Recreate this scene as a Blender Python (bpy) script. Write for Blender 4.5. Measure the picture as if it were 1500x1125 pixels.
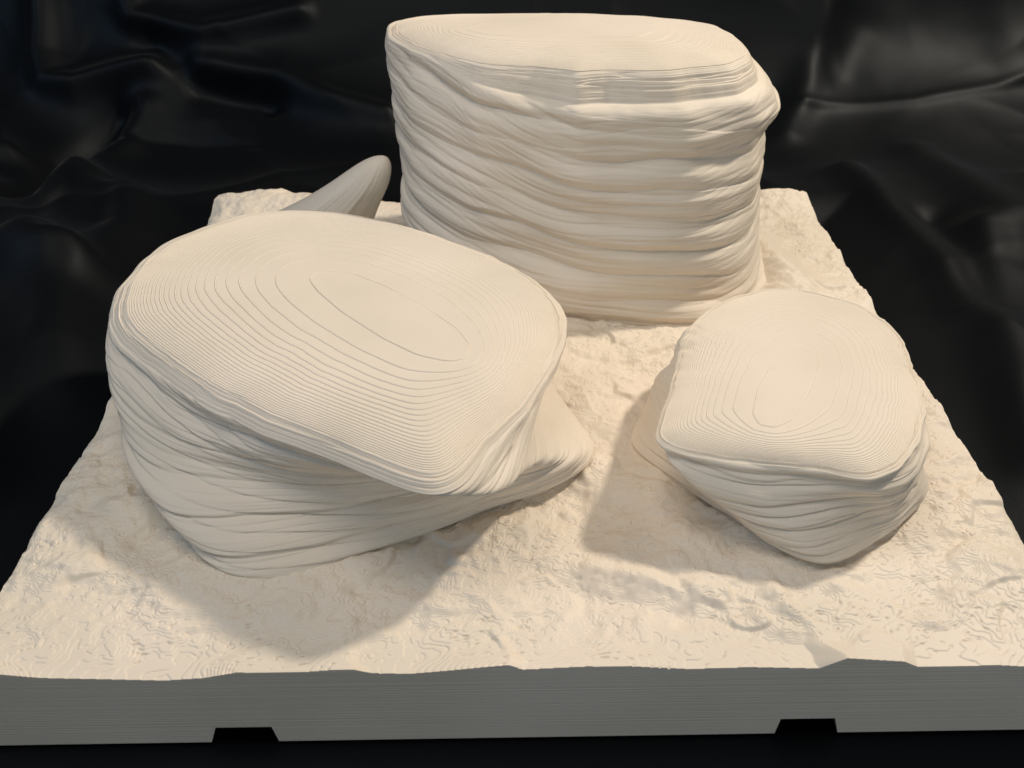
import bpy, math, random
import numpy as np
from mathutils import Matrix, Vector

random.seed(4)
sc = bpy.context.scene
for o in list(bpy.data.objects):
    bpy.data.objects.remove(o, do_unlink=True)
C = sc.collection

# ------------------------------------------------------------------ camera
cam_d = bpy.data.cameras.new('camera')
cam = bpy.data.objects.new('camera', cam_d)
C.objects.link(cam)
cam_d.sensor_width = 36.0
cam_d.lens = 34.2
cam_d.clip_start = 0.01
cam_d.clip_end = 20.0
cam.matrix_world = (Matrix.Translation((-0.0077, -0.3157, 0.2299))
                    @ Matrix.Rotation(math.radians(-0.87), 4, 'Z')
                    @ Matrix.Rotation(math.radians(55.75), 4, 'X')
                    @ Matrix.Rotation(math.radians(-0.14), 4, 'Z'))
cam_d.dof.use_dof = True
cam_d.dof.focus_distance = 0.335
cam_d.dof.aperture_fstop = 32.0
sc.camera = cam

# ------------------------------------------------------------------ world and lamps
w = bpy.data.worlds.new('World')
sc.world = w
w.use_nodes = True
w.node_tree.nodes['Background'].inputs[0].default_value = (0.80, 0.90, 1.0, 1)
w.node_tree.nodes['Background'].inputs[1].default_value = 0.06


def area(name, loc, target, size, power, col, size_y=None):
    d = bpy.data.lights.new(name, 'AREA')
    d.shape = 'DISK' if size_y is None else 'RECTANGLE'
    d.size = size
    if size_y is not None:
        d.size_y = size_y
    d.energy = power
    d.color = col
    o = bpy.data.objects.new(name, d)
    C.objects.link(o)
    o.location = loc
    o.rotation_euler = (Vector(target) - Vector(loc)).to_track_quat('-Z', 'Y').to_euler()
    return o


area('key_lamp', (0.62, 0.30, 0.78), (0, -0.02, 0.04), 0.075, 7.3, (1.0, 0.885, 0.735))
area('overhead_lamp', (-0.16, -0.10, 0.72), (0.0, 0.03, 0.03), 0.42, 1.9, (1.0, 0.90, 0.79))
area('window_light', (0.40, -1.2, 0.50), (0, 0, 0.05), 0.6, 2.5, (0.76, 0.89, 1.0))
area('side_window_light', (-0.90, -0.10, 0.70), (-0.1, 0.25, 0.1), 0.45, 1.9, (0.46, 0.70, 1.0))

sc.view_settings.view_transform = 'Standard'
sc.view_settings.look = 'None'
sc.view_settings.gamma = 1.0
sc.view_settings.exposure = 0.03
sc.view_settings.use_curve_mapping = False


# ------------------------------------------------------------------ helpers
def lattice_hash(ix, iy, iz, seed):
    h = (ix.astype(np.int64) * 374761393 + iy.astype(np.int64) * 668265263
         + iz.astype(np.int64) * 2147483647 + seed * 1274126177) & 0xFFFFFFFF
    h = ((h ^ (h >> 13)) * 1274126177) & 0xFFFFFFFF
    h = ((h ^ (h >> 15)) * 2246822519) & 0xFFFFFFFF
    return h ^ (h >> 16)


def noise(x, y, z=0.0, seed=0):
    """gradient noise, about -1..1"""
    x, y, z = np.broadcast_arrays(np.asarray(x, float), np.asarray(y, float), np.asarray(z, float))
    x0, y0, z0 = np.floor(x), np.floor(y), np.floor(z)
    fx, fy, fz = x - x0, y - y0, z - z0
    fade = lambda t: t * t * t * (t * (t * 6 - 15) + 10)
    u, v, ww = fade(fx), fade(fy), fade(fz)
    out = 0.0
    for dx in (0, 1):
        for dy in (0, 1):
            for dz in (0, 1):
                h = lattice_hash(x0 + dx, y0 + dy, z0 + dz, seed)
                gx = (h & 255) / 127.5 - 1
                gy = ((h >> 8) & 255) / 127.5 - 1
                gz = ((h >> 16) & 255) / 127.5 - 1
                g = gx * (fx - dx) + gy * (fy - dy) + gz * (fz - dz)
                out = out + g * (u if dx else 1 - u) * (v if dy else 1 - v) * (ww if dz else 1 - ww)
    return out * 1.3


def fbm(x, y, z=0.0, seed=0, octaves=4, gain=0.5):
    a, f, s = 1.0, 1.0, 0.0
    for k in range(octaves):
        s = s + a * noise(x * f, y * f, np.asarray(z) * f, seed + k * 17)
        a *= gain
        f *= 2.03
    return s


def sstep(a, b, x):
    t = np.clip((x - a) / (b - a), 0, 1)
    return t * t * (3 - 2 * t)


def mesh_np(name, V, F, mat, parent=None, smooth=True):
    """one mesh object from a vertex array and an (n,4) quad array"""
    me = bpy.data.meshes.new(name)
    V = np.ascontiguousarray(V, dtype=np.float32)
    F = np.ascontiguousarray(F, dtype=np.int32)
    me.vertices.add(len(V))
    me.vertices.foreach_set('co', V.ravel())
    me.loops.add(F.size)
    me.loops.foreach_set('vertex_index', F.ravel())
    me.polygons.add(len(F))
    me.polygons.foreach_set('loop_start', np.arange(0, F.size, F.shape[1], dtype=np.int32))
    me.polygons.foreach_set('use_smooth', np.full(len(F), smooth))
    me.update(calc_edges=True)
    me.materials.append(mat)
    o = bpy.data.objects.new(name, me)
    C.objects.link(o)
    if parent is not None:
        o.parent = parent
    return o


def grid_faces(nr, nc, wrap=False):
    i = np.arange(nr - 1)[:, None]
    j = np.arange(nc if wrap else nc - 1)[None, :]
    jn = (j + 1) % nc
    return np.stack([i * nc + j + 0 * jn, i * nc + jn, (i + 1) * nc + jn, (i + 1) * nc + j + 0 * jn], -1).reshape(-1, 4)


def thing(name, label, cat, loc, group=None):
    o = bpy.data.objects.new(name, None)
    o.empty_display_size = 0.02
    C.objects.link(o)
    o.location = loc
    o['label'] = label
    o['category'] = cat
    if group:
        o['group'] = group
    return o


# ------------------------------------------------------------------ materials
def plastic(name, base, layer=0.25, raster=0.0, rough=0.55, grain=0.12):
    """matt printed filament: fine horizontal layer lines, a little mottling"""
    m = bpy.data.materials.new(name)
    m.use_nodes = True
    nt = m.node_tree
    N, L = nt.nodes, nt.links
    bs = N['Principled BSDF']
    bs.inputs['Roughness'].default_value = rough
    bs.inputs['Specular IOR Level'].default_value = 0.35
    bs.inputs['Subsurface Weight'].default_value = 0.0
    geo = N.new('ShaderNodeNewGeometry')
    n1 = N.new('ShaderNodeTexNoise')
    n1.inputs['Scale'].default_value = 22.0
    n1.inputs['Detail'].default_value = 5.0
    L.new(geo.outputs['Position'], n1.inputs['Vector'])
    cr = N.new('ShaderNodeValToRGB')
    cr.color_ramp.elements[0].position = 0.3
    cr.color_ramp.elements[1].position = 0.7
    cr.color_ramp.elements[0].color = (base[0] * 0.93, base[1] * 0.93, base[2] * 0.90, 1)
    cr.color_ramp.elements[1].color = (min(base[0] * 1.04, 1), base[1] * 1.03, base[2] * 1.03, 1)
    L.new(n1.outputs['Fac'], cr.inputs['Fac'])
    L.new(cr.outputs['Color'], bs.inputs['Base Color'])
    # layer lines follow the height of the print, every layer a little different
    mpz = N.new('ShaderNodeMapping')
    mpz.inputs['Scale'].default_value = (7.0, 7.0, 1900.0)
    L.new(geo.outputs['Position'], mpz.inputs['Vector'])
    sn = N.new('ShaderNodeTexNoise')
    sn.inputs['Scale'].default_value = 1.0
    sn.inputs['Detail'].default_value = 1.5
    L.new(mpz.outputs['Vector'], sn.inputs['Vector'])
    b1 = N.new('ShaderNodeBump')
    b1.inputs['Distance'].default_value = 0.00030
    b1.inputs['Strength'].default_value = layer
    L.new(sn.outputs[0], b1.inputs['Height'])
    gr = N.new('ShaderNodeTexNoise')
    gr.inputs['Scale'].default_value = 1500.0
    gr.inputs['Detail'].default_value = 2.0
    L.new(geo.outputs['Position'], gr.inputs['Vector'])
    b2 = N.new('ShaderNodeBump')
    b2.inputs['Distance'].default_value = 0.0001
    b2.inputs['Strength'].default_value = grain
    L.new(gr.outputs['Fac'], b2.inputs['Height'])
    L.new(b1.outputs['Normal'], b2.inputs['Normal'])
    last = b2
    if raster:
        mp = N.new('ShaderNodeMapping')
        mp.inputs['Rotation'].default_value = (0, 0, math.radians(37))
        L.new(geo.outputs['Position'], mp.inputs['Vector'])
        wv = N.new('ShaderNodeTexWave')
        wv.inputs['Scale'].default_value = 330.0
        wv.inputs['Distortion'].default_value = 0.3
        L.new(mp.outputs['Vector'], wv.inputs['Vector'])
        b3 = N.new('ShaderNodeBump')
        b3.inputs['Distance'].default_value = 0.00005
        b3.inputs['Strength'].default_value = raster
        L.new(wv.outputs['Fac'], b3.inputs['Height'])
        L.new(last.outputs['Normal'], b3.inputs['Normal'])
        last = b3
    L.new(last.outputs['Normal'], bs.inputs['Normal'])
    return m


CREAM = (0.80, 0.712, 0.602)
M_side = plastic('printed_cream_side', CREAM, layer=0.30)
M_top = plastic('printed_cream_top', CREAM, layer=0.0, raster=0.10)
M_terrain = plastic('printed_cream_terrain', CREAM, layer=0.0, grain=0.2)


def add_contour_grooves(m):
    """a hairline groove where one printed layer ends on the next (needs layer_index / layer_rate on the mesh)"""
    nt = m.node_tree
    N, L = nt.nodes, nt.links
    bs = N['Principled BSDF']
    prev = bs.inputs['Normal'].links[0].from_socket
    t = N.new('ShaderNodeAttribute')
    t.attribute_name = 'layer_index'
    g = N.new('ShaderNodeAttribute')
    g.attribute_name = 'layer_rate'

    def mth(op, a, b=None):
        n = N.new('ShaderNodeMath')
        n.operation = op
        for i, x in enumerate((a, b)):
            if x is None:
                continue
            if isinstance(x, (int, float)):
                n.inputs[i].default_value = x
            else:
                L.new(x, n.inputs[i])
        return n.outputs[0]
    f = mth('SUBTRACT', mth('FRACT', t.outputs['Fac']), 0.5)
    dist = mth('DIVIDE', f, g.outputs['Fac'])
    q = mth('DIVIDE', mth('ADD', dist, 0.00022), 0.00016)
    grv = mth('EXPONENT', mth('MULTIPLY', mth('MULTIPLY', q, q), -1.0))
    b = N.new('ShaderNodeBump')
    b.invert = True
    b.inputs['Distance'].default_value = 0.00022
    b.inputs['Strength'].default_value = 0.32
    L.new(grv, b.inputs['Height'])
    L.new(prev, b.inputs['Normal'])
    L.new(b.outputs['Normal'], bs.inputs['Normal'])


add_contour_grooves(M_terrain)
M_wall = plastic('printed_cream_wall', CREAM, layer=0.55)


def cloth_material():
    m = bpy.data.materials.new('black_satin')
    m.use_nodes = True
    nt = m.node_tree
    N, L = nt.nodes, nt.links
    bs = N['Principled BSDF']
    bs.inputs['Base Color'].default_value = (0.0022, 0.0026, 0.0034, 1)
    bs.inputs['Roughness'].default_value = 0.50
    bs.inputs['Specular IOR Level'].default_value = 0.125
    bs.inputs['Specular Tint'].default_value = (0.82, 0.92, 1.0, 1)
    bs.inputs['Sheen Weight'].default_value = 0.05
    bs.inputs['Sheen Roughness'].default_value = 0.35
    geo = N.new('ShaderNodeNewGeometry')
    n = N.new('ShaderNodeTexNoise')
    n.inputs['Scale'].default_value = 1200
    L.new(geo.outputs['Position'], n.inputs['Vector'])
    b = N.new('ShaderNodeBump')
    b.inputs['Strength'].default_value = 0.25
    b.inputs['Distance'].default_value = 0.0002
    L.new(n.outputs['Fac'], b.inputs['Height'])
    L.new(b.outputs['Normal'], bs.inputs['Normal'])
    return m


M_cloth = cloth_material()

# ------------------------------------------------------------------ rock footprints (metres, plate centre = origin)
RIM_FRONT = [(-0.1384, -0.0333), (-0.1411, -0.0144), (-0.1389, 0.0069), (-0.1340, 0.0209), (-0.1229, 0.0345), (-0.1105, 0.0457),
             (-0.0918, 0.0499), (-0.0721, 0.0482), (-0.0503, 0.0374), (-0.0293, 0.0235), (-0.0095, 0.0081), (0.0050, -0.0093),
             (0.0129, -0.0248), (0.0155, -0.0386), (0.0143, -0.0540), (0.0093, -0.0696), (0.0036, -0.0825), (-0.0019, -0.0942),
             (-0.0086, -0.1054), (-0.0160, -0.1183), (-0.0211, -0.1253), (-0.0265, -0.1260), (-0.0365, -0.1210), (-0.0508, -0.1114),
             (-0.0656, -0.1024), (-0.0756, -0.0963), (-0.0906, -0.0868), (-0.1014, -0.0780), (-0.1153, -0.0652), (-0.1289, -0.0491), (-0.1356, -0.0400)]
RIM_SMALL = [(0.0371, -0.0878), (0.0396, -0.0783), (0.0453, -0.0635), (0.0505, -0.0440), (0.0566, -0.0260), (0.0660, -0.0124),
             (0.0781, -0.0026), (0.0917, 0.0029), (0.1022, 0.0027), (0.1130, -0.0033), (0.1234, -0.0096), (0.1295, -0.0219),
             (0.1310, -0.0365), (0.1266, -0.0620), (0.1227, -0.0767), (0.1183, -0.0880), (0.1102, -0.0998), (0.1027, -0.1058),
             (0.0938, -0.1089), (0.0838, -0.1057), (0.0717, -0.1034), (0.0581, -0.1007), (0.0491, -0.0974), (0.0415, -0.0947),
             (0.0377, -0.0917)]
RIM_TALL = [(-0.0562, 0.1170), (-0.0557, 0.1286), (-0.0450, 0.1380), (-0.0255, 0.1400), (0.0006, 0.1406), (0.0294, 0.1398),
            (0.0588, 0.1342), (0.0773, 0.1277), (0.0895, 0.1180), (0.0970, 0.0989), (0.1009, 0.0794), (0.1000, 0.0650),
            (0.0900, 0.0500), (0.0620, 0.0390), (0.0220, 0.0380), (-0.0180, 0.0540), (-0.0430, 0.0830), (-0.0535, 0.1040)]
IN_FRONT = [(-0.0726, -0.0208), (-0.0687, -0.0159), (-0.0592, -0.0171), (-0.0466, -0.0262), (-0.0321, -0.0404), (-0.0206, -0.0557),
            (-0.0162, -0.0659), (-0.0177, -0.0727), (-0.0231, -0.0741), (-0.0324, -0.0702), (-0.0434, -0.0606), (-0.0580, -0.0443),
            (-0.0677, -0.0305)]
IN_SMALL = [(0.0676, -0.0818), (0.072, -0.0693), (0.0794, -0.056), (0.0875, -0.0458), (0.0935, -0.0425), (0.0967, -0.0452),
            (0.0953, -0.0543), (0.0903, -0.0659), (0.0844, -0.0769), (0.0785, -0.0855), (0.0726, -0.089), (0.0683, -0.0876)]


def polar(poly, c, phi):
    """radius of a closed outline about c at the angles phi (outlines are star-shaped), lightly smoothed"""
    P = np.array(poly)
    Q = np.concatenate([P, P[:1]])
    seg = []
    for a, b in zip(Q[:-1], Q[1:]):
        for t in np.linspace(0, 1, 24, endpoint=False):
            seg.append(a + (b - a) * t)
    D = np.array(seg) - c
    an = np.arctan2(D[:, 1], D[:, 0])
    r = np.hypot(D[:, 0], D[:, 1])
    o = np.argsort(an)
    an, r = an[o], r[o]
    an = np.concatenate([an - 2 * np.pi, an, an + 2 * np.pi])
    r = np.concatenate([r, r, r])
    g = np.linspace(-np.pi, np.pi, 1440, endpoint=False)
    rg = np.interp(g, an, r)
    k = np.exp(-0.5 * (np.arange(-40, 41) / 7.0) ** 2)
    k /= k.sum()
    rg = np.convolve(np.concatenate([rg[-40:], rg, rg[:40]]), k, 'valid')
    p = (phi + np.pi) % (2 * np.pi) - np.pi
    return np.interp(p, np.concatenate([g, [np.pi]]), np.concatenate([rg, rg[:1]]))


def superellipse(phi, a, b, n, th):
    c, s = np.cos(phi - th), np.sin(phi - th)
    return (np.abs(c / a) ** n + np.abs(s / b) ** n) ** (-1.0 / n)


def make_rock(label, group, rim, inner, z_rim, rise, n_ter, bottom, twist_top, seed,
              fold=0.0022, nu=560, nz=300, pmax=0.972, lam=0.011, foot=0.0, drop=None, shoulder=0.0002, bulge=None, roundoff=0.0010, sag=(0.0, 0.0), flare=None, soft=0.22, fine=1.0, waist=None):
    """a twisted printed rock: folded side, terraced top.  bottom = (cx, cy, a, b, n, theta)"""
    cb = np.array(bottom[:2])
    rp = np.array(rim)
    # area centroid of the rim
    x, y = rp[:, 0], rp[:, 1]
    x1, y1 = np.roll(x, -1), np.roll(y, -1)
    cr = x * y1 - x1 * y
    A = cr.sum() / 2
    ct = np.array([((x + x1) * cr).sum() / (6 * A), ((y + y1) * cr).sum() / (6 * A)])
    th_b, th_t = bottom[5], twist_top
    z0 = 0.022
    root = thing('printed_rock', label, 'rock', (cb[0], cb[1], z0), group)
    org = np.array([cb[0], cb[1], z0])
    u = np.linspace(0, 2 * np.pi, nu, endpoint=False)[None, :]
    # ---- side rows from the foot to the rim
    v = np.linspace(0, 1, nz)[:, None] ** 0.97
    vg = np.clip((v - 0.12) / 0.88, 0, 1)
    wv = sstep(0.0, 1.0, vg) * 0.35 + vg * 0.65
    th = th_b + (th_t - th_b) * wv
    rb = superellipse(u + th_b, bottom[2], bottom[3], bottom[4], th_b)
    rt = polar(rim, ct, u + th_t)
    r = rb * (1 - wv) + rt * wv
    r = r * (1 + foot * np.exp(-v / 0.09))
    dz = np.zeros((1, nu)) if drop is None else -drop[0] * sstep(-0.25, 0.95, np.cos(u + th_t - drop[1]))
    z = z0 + (z_rim + dz - z0) * v
    phi = u + th
    H = z_rim - z0
    # strata: stacked sheets sweeping round the rock, each a little proud at its lower edge and undercut below
    cx, sx = np.cos(phi), np.sin(phi)

    def strata(lam_, sd, wob):
        zz = (z + sag[0] * np.cos(phi - sag[1])) / lam_ * (1 + 0.16 * noise(cx * 0.8, sx * 0.8, 3.3, sd)) + wob * fbm(cx * 0.9, sx * 0.9, z / 0.07, sd + 5, 2) \
            + 0.05 * noise(cx * 6, sx * 6, z / 0.01, sd + 8)
        k = np.floor(zz)
        f = zz - k
        off = lambda kk: noise(cx * 0.85 + kk * 7.31, sx * 0.85 + kk * 3.17, 0.5, sd + 1)
        o = off(k) + (off(k + 1) - off(k)) * sstep(0.45, 1.0, f)
        dep = np.clip(0.62 + 0.95 * noise(cx * 1.25 + k * 5.7, sx * 1.25 - k * 2.9, 0.5, sd + 2), 0.0, 1.3)
        nxt = np.clip(0.62 + 0.95 * noise(cx * 1.25 + (k + 1) * 5.7, sx * 1.25 - (k + 1) * 2.9, 0.5, sd + 2), 0.0, 1.3)
        shelf = dep * (sstep(0.0, soft, f) - 1) - 0.55 * nxt * sstep(0.55, 1.0, f) ** 2
        return o, shelf

    o1, s1 = strata(lam, seed, 0.55)
    o2, s2 = strata(lam * 0.43, seed + 31, 0.9)
    o3, s3 = strata(lam * 0.19, seed + 57, 1.6)
    amp = fold * sstep(0.0, 0.06, v) * (0.55 + 0.45 * sstep(1.0, 0.93, v))
    d = amp * (0.95 * o1 + 0.62 * s1 + 0.42 * o2 + fine * (0.34 * s2 + 0.12 * o3 + 0.12 * s3) + 0.25)
    d = d + 0.0022 * fbm(cx * 1.3, sx * 1.3, z / 0.035, seed + 90, 2) * sstep(0, 0.1, v) * sstep(1.0, 0.85, v)
    if waist is not None:
        d = d - waist[0] * np.exp(-((v - 0.60) / 0.24) ** 2) * np.clip(np.cos(phi - waist[1]), 0, 1) ** 2
    if flare is not None:
        d = d + flare[0] * np.exp(-np.clip(v - 0.05, 0, 1) / 0.09) * np.clip(np.cos(phi - flare[1]), 0, 1) ** 2
    if bulge is not None:
        d = d + bulge[0] * np.exp(-((v - 0.90) / 0.07) ** 2) * np.clip(np.cos(phi - bulge[1]), 0, 1) ** 2
    # undercut just below the lip
    d = d - 0.0016 * np.exp(-((v - 0.93) / 0.035) ** 2) * (0.6 + 0.8 * noise(cx * 2, sx * 2, 4.2, seed + 77))
    dw = 1.0 if drop is None else 0.15 + 0.85 * np.clip(-dz / drop[0], 0, 1)
    d = d - 0.0028 * sstep(0.0306, 0.0272, z)
    d = d - dw * roundoff * (1 - np.sqrt(np.clip(1 - np.clip((v - 0.90) / 0.10, 0, 1) ** 2, 0, 1)))
    rw_ = np.exp(-((v - 1.0) / 0.06) ** 2)
    d = d + rw_ * (0.0011 * noise(cx * 3.2, sx * 3.2, 2.2, seed + 71) + 0.0007 * noise(cx * 8, sx * 8, 4.2, seed + 73))
    r = r + d
    ctr = cb + (ct - cb) * wv[:, :, None]
    X = ctr[:, :, 0] + r * cx
    Y = ctr[:, :, 1] + r * sx
    side = np.stack([X, Y, z], -1)
    # ---- contours of the top, all in the rim's own angle about a centre that slides to the inner ring
    ip = np.array(inner)
    ci = ip.mean(0)
    pt = u + th_t
    ri = polar(inner, ci, pt)
    rim_xy = side[-1, :, :2]
    rim_r = np.hypot(rim_xy[:, 0] - ct[0], rim_xy[:, 1] - ct[1])[None, :]
    cpt, spt = np.cos(pt), np.sin(pt)

    # field between the inner ring and the rim: 0 on the ring, 1 on the rim; its level lines are the layer outlines
    in_xy = np.stack([ci[0] + ri[0] * cpt[0], ci[1] + ri[0] * spt[0]], -1)
    fr = np.linspace(0, 1, 64)
    SX = in_xy[:, None, :] + (rim_xy - in_xy)[:, None, :] * fr[None, :, None]
    flat = SX.reshape(-1, 2)

    def dist(poly):
        q = poly[::3]
        e = np.roll(q, -1, 0) - q
        ee = (e ** 2).sum(-1)
        out = np.empty(len(flat))
        for i in range(0, len(flat), 4000):
            dd = flat[i:i + 4000, None, :] - q[None]
            t = np.clip((dd * e[None]).sum(-1) / ee[None], 0, 1)
            dd = dd - t[..., None] * e[None]
            out[i:i + 4000] = np.sqrt((dd ** 2).sum(-1).min(1))
        return out.reshape(nu, len(fr))

    di, dr = dist(in_xy), dist(rim_xy)
    di[:, 0], dr[:, -1] = 0, 0
    fld = di / (di + dr)
    ang = np.arctan2(SX[..., 1] - ci[1], SX[..., 0] - ci[0])
    fld = fld + 0.012 * noise(np.cos(ang) * 2.3, np.sin(ang) * 2.3, fld * 5, seed + 11) * np.sin(np.pi * fld) \
        + 0.005 * noise(np.cos(ang) * 7, np.sin(ang) * 7, fld * 9, seed + 13) * np.sin(np.pi * fld)
    fld[:, 0], fld[:, -1] = 0, 1
    fld = np.maximum.accumulate(fld, 1) + np.linspace(0, 1e-5, len(fr))[None]
    ker = np.exp(-0.5 * (np.arange(-9, 10) / 3.0) ** 2)
    ker /= ker.sum()

    def contour(p):
        pc = min(p, 0.93)
        t = np.array([np.interp(pc, fld[j], fr) for j in range(nu)])
        t = np.convolve(np.concatenate([t[-9:], t, t[:9]]), ker, 'valid')
        xy = in_xy + (rim_xy - in_xy) * t[:, None]
        if p > pc:
            xy = xy + (rim_xy - xy) * ((p - pc) / (1 - pc))
        return xy

    z_top = z_rim + rise
    prof_p = np.linspace(0, 1, 2001)
    prof_f = 0.07 * prof_p + 0.50 * prof_p ** 2 + 0.43 * prof_p ** 7
    h = rise * float(np.interp(pmax, prof_p, prof_f)) / n_ter
    ps = [float(np.interp(k * h / rise, prof_f, prof_p)) for k in range(n_ter + 1)]
    zs = [z_top - k * h for k in range(n_ter + 1)]
    # ---- shoulder rows: from the rim up to the first terrace
    rows = []
    ns = 64
    for t in np.linspace(0, 1, ns)[1:]:
        p = 1 - (1 - ps[-2] + 0.012) * t
        zt = z_top - rise * float(np.interp(p, prof_p, prof_f)) - (h + 0.0003) * float(sstep(0.80, 1.0, t))
        zt = zt + dz[0] * float(np.clip((p - pmax + 0.02) / (1.02 - pmax), 0, 1)) ** 1.7
        xy = contour(p)
        n_s = noise(cpt * 1.2, spt * 1.2, t * 5 + 0.5, seed + 3)[0] - 1.3 * np.exp(-(noise(cpt * 1.1, spt * 1.1, t * 7, seed + 4)[0] / 0.07) ** 2) + 0.5 * noise(cpt * 2, spt * 2, t * 19, seed + 6)[0]
        zr = zt + shoulder * n_s * math.sin(t * math.pi) ** 0.7 * float(sstep(0.97, 0.75, t))
        rows.append(np.concatenate([xy, np.broadcast_to(zr, (nu,))[:, None]], 1)[None])
    V = np.concatenate([side] + rows, 0)
    nr = V.shape[0]
    mesh_np('side', V.reshape(-1, 3) - org, grid_faces(nr, nu, True), M_side, root)
    # ---- terraces: one slab per printed layer, each a closed ring with a rounded lip
    step = 2
    for k in range(n_ter):
        o_xy = contour(ps[k])[::step]
        c0 = ci + (ct - ci) * ps[k]
        m = len(o_xy)
        dirv = o_xy - c0
        ln = np.linalg.norm(dirv, axis=1)[:, None]
        dirn = dirv / ln
        hz = h
        if k > 0:
            i_xy = contour(ps[k - 1])[::step]
            wid = np.linalg.norm(o_xy - i_xy, axis=1)[:, None]
        else:
            wid = np.full((m, 1), 0.01)
        sc_ = np.clip(wid * 0.6 / 0.00066, 0.05, 1.0)
        prof = [(0.00016, -hz - 0.0001), (0.00016, -0.95 * hz), (0.00010, -0.45 * hz), (-0.00002, 0.0), (-0.00014, 0.28 * hz),
                (-0.00026, -0.25 * hz), (-0.00036, -0.50 * hz), (-0.00046, -0.30 * hz), (-0.00058, 0.0), (-0.00066, 0.0)]
        rings = [np.concatenate([o_xy + dirn * a * sc_, zs[k] + b * np.ones((m, 1)) * (1.0 if b < -0.9 * hz else np.clip(sc_, 0.3, 1))], 1) for a, b in prof]
        if k > 0:
            j_xy = i_xy + (o_xy - i_xy) * np.clip(0.0002 / wid, 0, 0.3)
            rings.append(np.concatenate([j_xy, np.full((m, 1), zs[k])], 1))
            i_xy = i_xy - (o_xy - i_xy) * np.clip(0.0003 / wid, 0, 0.5)
            rings.append(np.concatenate([i_xy, np.full((m, 1), zs[k] + 0.0)], 1))
            rings.append(np.concatenate([i_xy, np.full((m, 1), zs[k] - hz - 0.0001)], 1))
            rings.append(rings[0])
        else:
            for q in (0.7, 0.4, 0.15, 0.002):
                rings.append(np.concatenate([ci + (o_xy - ci) * q, np.full((m, 1), zs[k])], 1))
        V = np.stack(rings, 0)
        mesh_np('terrace', V.reshape(-1, 3) - org, grid_faces(len(rings), m, True), M_top, root)
    return root


rock_tall = make_rock('tallest cream printed rock, folded drum standing at the back of the base', 'layered rocks on the base',
                      RIM_TALL, [(-0.020, 0.098), (-0.012, 0.110), (0.02, 0.1125), (0.045, 0.106), (0.058, 0.095), (0.050, 0.086), (0.020, 0.086), (-0.01, 0.090)],
                      0.1205, 0.0044, 20, (0.0295, 0.084, 0.077, 0.054, 2.7, math.radians(-10)), math.radians(-20), 11,
                      fold=0.0027, lam=0.0115, soft=0.34, fine=0.6, bulge=(0.0055, 0.1), sag=(0.013, math.radians(-58)), flare=(0.009, math.radians(-25)), pmax=0.88, drop=(0.009, math.radians(-68)), shoulder=0.00045, roundoff=0.0065, nu=640, nz=380)
rock_front = make_rock('wide twisted cream rock with long oval terraced top, front left of the base', 'layered rocks on the base',
                       RIM_FRONT, IN_FRONT, 0.0670, 0.0068, 23, (-0.049, -0.0545, 0.0645, 0.049, 5.0, math.radians(27)), math.radians(-36), 23,
                       fold=0.0027, lam=0.0072, nz=340, sag=(0.004, math.radians(-100)), waist=(0.014, math.radians(-12)), flare=(0.004, math.radians(0)), pmax=0.91, drop=(0.0022, math.radians(-128)), shoulder=0.00035, roundoff=0.0016)
rock_small = make_rock('smallest cream rock with pointed foot and round terraced top, front right of the base', 'layered rocks on the base',
                       RIM_SMALL, IN_SMALL, 0.0552, 0.0040, 20, (0.0815, -0.0705, 0.0320, 0.0415, 6.0, math.radians(42)), math.radians(0), 37,
                       fold=0.0018, lam=0.0065, nz=280, waist=(0.004, math.radians(-40)), pmax=0.95, shoulder=0.0003)


# ------------------------------------------------------------------ leaning fin-shaped rock behind
def make_fin():
    root = thing('fin_rock', 'smooth leaning fin-shaped rock between the tall drum and the front rock', 'rock', (-0.105, 0.098, 0.022))
    org = np.array([-0.105, 0.098, 0.022])
    zk = np.array([0.022, 0.0275, 0.0385, 0.0457, 0.0520, 0.057, 0.062, 0.0666, 0.0695, 0.0708, 0.0712])
    ck = np.array([-0.113, -0.106, -0.0925, -0.0835, -0.0762, -0.0708, -0.0664, -0.0628, -0.0607, -0.0596, -0.0592])
    hk = np.array([0.042, 0.036, 0.0268, 0.0208, 0.0165, 0.0138, 0.0110, 0.0080, 0.0050, 0.0026, 0.0003])
    t = np.linspace(0, 1, 120)
    zz = 0.022 + (0.0712 - 0.022) * (1 - (1 - t) ** 1.7)
    c = np.interp(zz, zk, ck)
    hw = np.interp(zz, zk, hk)
    ke = np.exp(-0.5 * (np.arange(-12, 13) / 5.0) ** 2)
    ke /= ke.sum()
    sm = lambda q: np.convolve(np.concatenate([2 * q[0] - q[12:0:-1], q, 2 * q[-1] - q[-2:-14:-1]]), ke, 'valid')
    c, hw = sm(c), np.clip(sm(hw), 0.0002, 1)
    hw[-1] = 0.0002
    nu = 160
    u = np.linspace(0, 2 * np.pi, nu, endpoint=False)
    cu, su = np.cos(u), np.sin(u)
    X = c[:, None] + hw[:, None] * np.sign(cu) * np.abs(cu) ** 0.9
    dep = hw * 0.52 + 0.004 * sstep(0.0, 0.014, hw)
    rid = 1 + 0.10 * noise(cu * 2.2, su * 2.2, zz[:, None] * 22, 5) + 0.035 * noise(cu * 9, su * 9, zz[:, None] * 30, 6)
    Y = 0.098 + dep[:, None] * su[None] * rid - 0.25 * (hw[:, None] - 0.02) * 0
    V = np.stack([X, Y, zz[:, None] + 0 * X], -1)
    mesh_np('fin_body', V.reshape(-1, 3) - org, grid_faces(len(zz), nu, True), M_side, root)
    return root


fin = make_fin()

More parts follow.
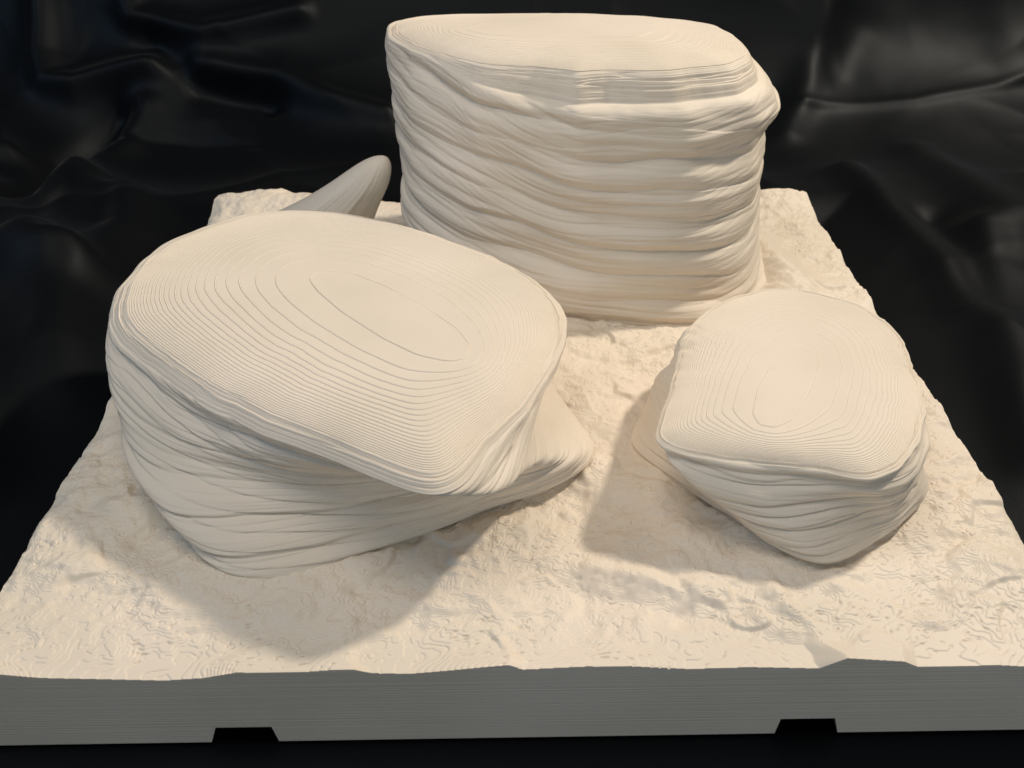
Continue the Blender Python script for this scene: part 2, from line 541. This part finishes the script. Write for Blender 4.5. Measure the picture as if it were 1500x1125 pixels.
# ------------------------------------------------------------------ terrain base
EDGE = [(-0.1500, 0.0296), (-0.1361, 0.0291), (-0.1261, 0.0275), (-0.1089, 0.0266), (-0.0951, 0.0258), (-0.0845, 0.0266), (-0.0763, 0.0285), (-0.0667, 0.0283),
        (-0.0579, 0.0284), (-0.0509, 0.029), (-0.0457, 0.0289), (-0.0414, 0.0275), (-0.0318, 0.027), (-0.0212, 0.0281),
        (-0.0141, 0.029), (-0.0062, 0.0299), (-0.0024, 0.028), (0.0043, 0.0284), (0.014, 0.0289), (0.0254, 0.0287), (0.0405, 0.0273),
        (0.0564, 0.0277), (0.0743, 0.0268), (0.081, 0.0306), (0.0961, 0.029), (0.1001, 0.0268), (0.1099, 0.0268), (0.1206, 0.0271),
        (0.1279, 0.0264), (0.1500, 0.0266)]
HS = 0.15
base = thing('terrain_base', 'square cream printed terrain slab carrying the rocks on black cloth', 'base', (0, 0, 0))


def bump(X, Y, x, y, rx, ry, a, ang=0.0):
    c, s = math.cos(ang), math.sin(ang)
    dx, dy = X - x, Y - y
    return a * np.exp(-(((dx * c + dy * s) / rx) ** 2 + ((-dx * s + dy * c) / ry) ** 2))


def terrain_height(X, Y):
    wx = X + 0.006 * noise(X / 0.03, Y / 0.03, 0.3, 101)
    wy = Y + 0.006 * noise(X / 0.03, Y / 0.03, 7.3, 103)
    hgt = 0.0274 + 0.0020 * noise(wx / 0.055, wy / 0.055, 1.5, 201)
    hgt += 0.0016 * noise(wx / 0.021, wy / 0.021, 2.5, 203)
    # ledges: small broken steps, only here and there
    m1 = sstep(0.0, 0.45, noise(X / 0.028, Y / 0.028, 8.5, 215))
    led = noise(wx / 0.034, wy / 0.022, 3.5, 207)
    hgt += 0.0019 * m1 * (sstep(-0.02, 0.10, led) - 0.5)
    m2 = sstep(0.05, 0.5, noise(X / 0.022 + 5, Y / 0.022, 6.5, 217))
    led2 = noise(wx / 0.015 + 4, wy / 0.012, 5.5, 209)
    hgt += 0.0014 * m2 * (sstep(-0.02, 0.12, led2) - 0.5)
    hgt += 0.0011 * noise(wx / 0.0095, wy / 0.0085, 4.5, 211) + 0.00068 * noise(wx / 0.0045, wy / 0.004, 4.5, 213) + 0.00027 * noise(X / 0.002, Y / 0.002, 4.5, 219)
    # rising ground at the back corners and against the drum
    hgt += bump(X, Y, -0.115, 0.145, 0.045, 0.022, 0.0085) + bump(X, Y, 0.135, 0.15, 0.02, 0.016, 0.0065)
    hgt += bump(X, Y, 0.112, 0.078, 0.012, 0.04, 0.012, 0.2)
    # low scarp in front of the small rock, rubble at the left
    hgt += bump(X, Y, 0.030, -0.118, 0.022, 0.0035, 0.0020, -0.25) - bump(X, Y, 0.026, -0.126, 0.026, 0.004, 0.0014, -0.25)
    hgt += bump(X, Y, -0.112, -0.094, 0.012, 0.004, -0.0022, 0.6) + bump(X, Y, -0.120, -0.082, 0.014, 0.006, 0.0020, 0.5)
    hgt += bump(X, Y, 0.070, -0.126, 0.003, 0.010, 0.0016, 0.3)
    # edges
    XW = X + (Y + HS) * 1.2 * noise(X / 0.012, Y / 0.008, 5.7, 303)
    ex = np.interp(XW, [e[0] for e in EDGE], [e[1] for e in EDGE])
    we = np.exp(-np.clip((Y + HS) / 0.010, 0, 50) ** 1.5)
    hgt = hgt * (1 - we) + ex * we
    rim = np.minimum(np.minimum(X + HS, HS - X), HS - Y)
    hgt -= 0.0022 * np.exp(-np.clip(rim, 0, 1) / 0.003) * (0.6 + 0.8 * noise(X / 0.012, Y / 0.012, 9.1, 301))
    return hgt


LAY = 0.00021


def terraced(hgt, X, Y):
    """the print's own layers: flat treads, short risers of even width, small gaps at the foot of some risers"""
    t = hgt / LAY
    gy, gx = np.gradient(t)
    gx = gx / np.gradient(X, axis=1)
    gy = gy / np.gradient(Y, axis=0)
    g = np.hypot(gx, gy) + 1.0
    k = np.floor(t)
    f = t - k
    dist = (f - 0.5) / g
    rw = 0.00030
    z = LAY * (k + np.where(g * rw > 0.5, f, sstep(-rw, rw, dist)))
    pit = sstep(0.16, 0.36, noise(X / 0.0020, Y / 0.0015, 1.7, 401)) * sstep(-0.15, 0.3, noise(X / 0.02, Y / 0.02, 1.7, 403))
    foot = np.exp(-((dist + rw) / 0.00028) ** 2)
    z = z - foot * (0.00002 + 0.00055 * pit)
    return z, t, g


NX, NY = 960, 900
xs = np.linspace(-HS, HS, NX)
ty = np.linspace(0, 1, NY)
ys = -HS + 2 * HS * (0.55 * ty + 0.45 * ty ** 2)
GX, GY = np.meshgrid(xs, ys)
GZ, GT, GG = terraced(terrain_height(GX, GY), GX, GY)
terr = mesh_np('terrain_top', np.stack([GX, GY, GZ], -1).reshape(-1, 3), grid_faces(NY, NX), M_terrain, base)
for nm, arr in (('layer_index', GT), ('layer_rate', GG)):
    at = terr.data.attributes.new(nm, 'FLOAT', 'POINT')
    at.data.foreach_set('value', arr.astype(np.float32).ravel())

NOTCH = [(-0.0873, -0.0853, -0.0702, -0.0690), (0.0667, 0.0675, 0.0823, 0.0841)]
NOTCH_Z = 0.0062


def wall(axis, sign, line_pos, line_z, notches):
    """one upright face of the slab, bottom edge cut by the notches"""
    extra = []
    for n in notches:
        extra += [n[0], n[1], n[2], n[3]]
    p = np.unique(np.concatenate([line_pos[::2], line_pos[-1:], extra]))
    zt = np.interp(p, line_pos, line_z)
    zb = np.zeros_like(p)
    for n in notches:
        zb = np.maximum(zb, np.interp(p, [n[0], n[1], n[2], n[3]], [0, NOTCH_Z, NOTCH_Z, 0], left=0, right=0))
    rows = []
    nrow = 14
    for k in range(nrow):
        t = k / (nrow - 1)
        zz = zb * (1 - t) + zt * t
        q = np.full_like(p, sign * HS)
        rows.append(np.stack([p, q, zz] if axis == 'y' else [q, p, zz], -1))
    V = np.stack(rows, 0)
    F = grid_faces(nrow, len(p))
    mesh_np('side_wall', V.reshape(-1, 3), F, M_wall, base, smooth=False)
    for n in notches:
        prof = np.array([(n[0], -0.0), (n[1], NOTCH_Z), (n[2], NOTCH_Z), (n[3], -0.0)])
        q0, q1 = sign * HS, sign * (HS - 0.12)
        a = [[(x, q, zz) if axis == 'y' else (q, x, zz) for x, zz in prof] for q in (q0, q1)]
        mesh_np('notch_lining', np.array(a).reshape(-1, 3), grid_faces(2, 4), M_wall, base, smooth=False)


wall('y', -1, xs, GZ[0], NOTCH)
wall('y', 1, xs, GZ[-1], [])
wall('x', -1, ys, GZ[:, 0], [])
wall('x', 1, ys, GZ[:, -1], [])

# ------------------------------------------------------------------ black cloth under and behind
Y0, RC = 0.24, 0.16
FOLDS = [  # points on the cloth (across, along), width, height
    ([(-0.309, 0.43), (-0.305, 0.357), (-0.298, 0.333), (-0.281, 0.33), (-0.257, 0.339), (-0.234, 0.346)], 0.010, 0.012),
    ([(-0.233, 0.362), (-0.216, 0.349), (-0.201, 0.332), (-0.157, 0.323)], 0.010, -0.010),
    ([(-0.201, 0.345), (-0.150, 0.338), (-0.119, 0.32), (-0.08, 0.307)], 0.010, 0.010),
    ([(-0.259, 0.288), (-0.212, 0.289), (-0.162, 0.286)], 0.004, -0.002),
    ([(-0.253, 0.312), (-0.274, 0.264), (-0.277, 0.197)], 0.009, -0.012),
    ([(-0.235, 0.312), (-0.250, 0.264), (-0.253, 0.205)], 0.012, 0.010),
    ([(-0.245, 0.217), (-0.233, 0.157), (-0.226, 0.114)], 0.012, 0.010),
    ([(-0.30, 0.20), (-0.268, 0.147), (-0.197, 0.053), (-0.171, 0.013)], 0.018, 0.014),
    ([(-0.337, 0.31), (-0.327, 0.295), (-0.306, 0.255)], 0.010, 0.012),
    ([(0.22, 0.44), (0.216, 0.399), (0.199, 0.335), (0.177, 0.289)], 0.009, 0.010),
    ([(0.194, 0.317), (0.267, 0.319), (0.323, 0.331), (0.37, 0.348)], 0.0035, 0.0035),
    ([(0.198, 0.228), (0.205, 0.164), (0.213, 0.121), (0.209, 0.067)], 0.008, 0.010),
    ([(0.25, 0.255), (0.258, 0.196), (0.26, 0.153)], 0.012, 0.010),
    ([(0.225, 0.16), (0.226, 0.11), (0.216, 0.07)], 0.009, -0.010),
    ([(0.24, 0.141), (0.221, 0.07), (0.207, 0.017), (0.19, -0.04)], 0.010, 0.012),
    ([(0.33, 0.42), (0.346, 0.349)], 0.014, 0.006),
    ([(-0.30, 0.09), (-0.235, 0.02), (-0.205, -0.05)], 0.016, 0.014),
    ([(-0.33, 0.16), (-0.25, 0.10), (-0.20, 0.09)], 0.012, 0.009),
    ([(-0.215, 0.20), (-0.20, 0.15), (-0.205, 0.10)], 0.011, 0.010),
    ([(-0.26, 0.42), (-0.245, 0.385), (-0.20, 0.372), (-0.14, 0.39)], 0.009, 0.009),
    ([(0.30, 0.20), (0.27, 0.10), (0.235, 0.0)], 0.014, 0.012),
    ([(0.209, 0.363), (0.225, 0.347), (0.24, 0.38)], 0.012, -0.006),
]
cxs = np.linspace(-0.62, 0.62, 560)
cts = np.linspace(-0.50, 0.95, 620)
S, T = np.meshgrid(cxs, cts)
WS = S + 0.03 * noise(S / 0.11, T / 0.11, 3.1, 511)
WT = T + 0.03 * noise(S / 0.11, T / 0.11, 6.1, 513)
D = 0.012 * noise(S / 0.16, T / 0.13, 0.7, 501) + 0.002 * noise(WS / 0.09, WT / 0.12, 1.7, 503)
D += 0.0035 * (1 - np.abs(noise((WS + 0.6 * WT) / 0.11, WT / 0.26, 2.2, 507))) ** 4
D += 0.0025 * (1 - np.abs(noise((WS - 0.8 * WT) / 0.14, (WT + 0.3 * WS) / 0.24, 5.2, 517))) ** 4
D += 0.0002 * noise(S / 0.014, T / 0.018, 2.7, 505)
for pts, wd, ht in FOLDS:
    ht, wd = (ht * 1.25, wd * 0.85) if pts[0][0] < 0 else (ht * 0.75, wd)
    best = np.full(S.shape, 1e9)
    for (ax, ay), (bx, by) in zip(pts[:-1], pts[1:]):
        ll = (bx - ax) ** 2 + (by - ay) ** 2
        t = np.clip(((S - ax) * (bx - ax) + (T - ay) * (by - ay)) / ll, 0, 1)
        best = np.minimum(best, np.hypot(S - ax - t * (bx - ax), T - ay - t * (by - ay)))
    D += 1.0 * ht * (0.6 * np.exp(-(best / (wd * 1.25)) ** 2) + 0.4 * np.exp(-(best / (wd * 3)) ** 2))
# flat and pressed down where the slab stands, never above it
ins = np.maximum(np.abs(S), np.abs(T)) - HS
D *= sstep(0.002, 0.05, ins)
D += 0.004 * sstep(0.0, 0.06, ins)
a = np.clip((T - Y0) / RC, 0, np.pi / 2)
over = np.clip(T - Y0 - RC * np.pi / 2, 0, None)
PY = np.where(T <= Y0, T, Y0 + RC * np.sin(a))
PZ = np.where(T <= Y0, 0.0, RC * (1 - np.cos(a)) + over)
NYv, NZv = -np.sin(a), np.cos(a)
CV = np.stack([S, PY + D * NYv, PZ + D * NZv - 0.0012], -1)
cl = mesh_np('backdrop_cloth', CV.reshape(-1, 3), grid_faces(*S.shape), M_cloth)
cl['kind'] = 'structure'
cl['label'] = 'black satin cloth draped under and behind the printed base'
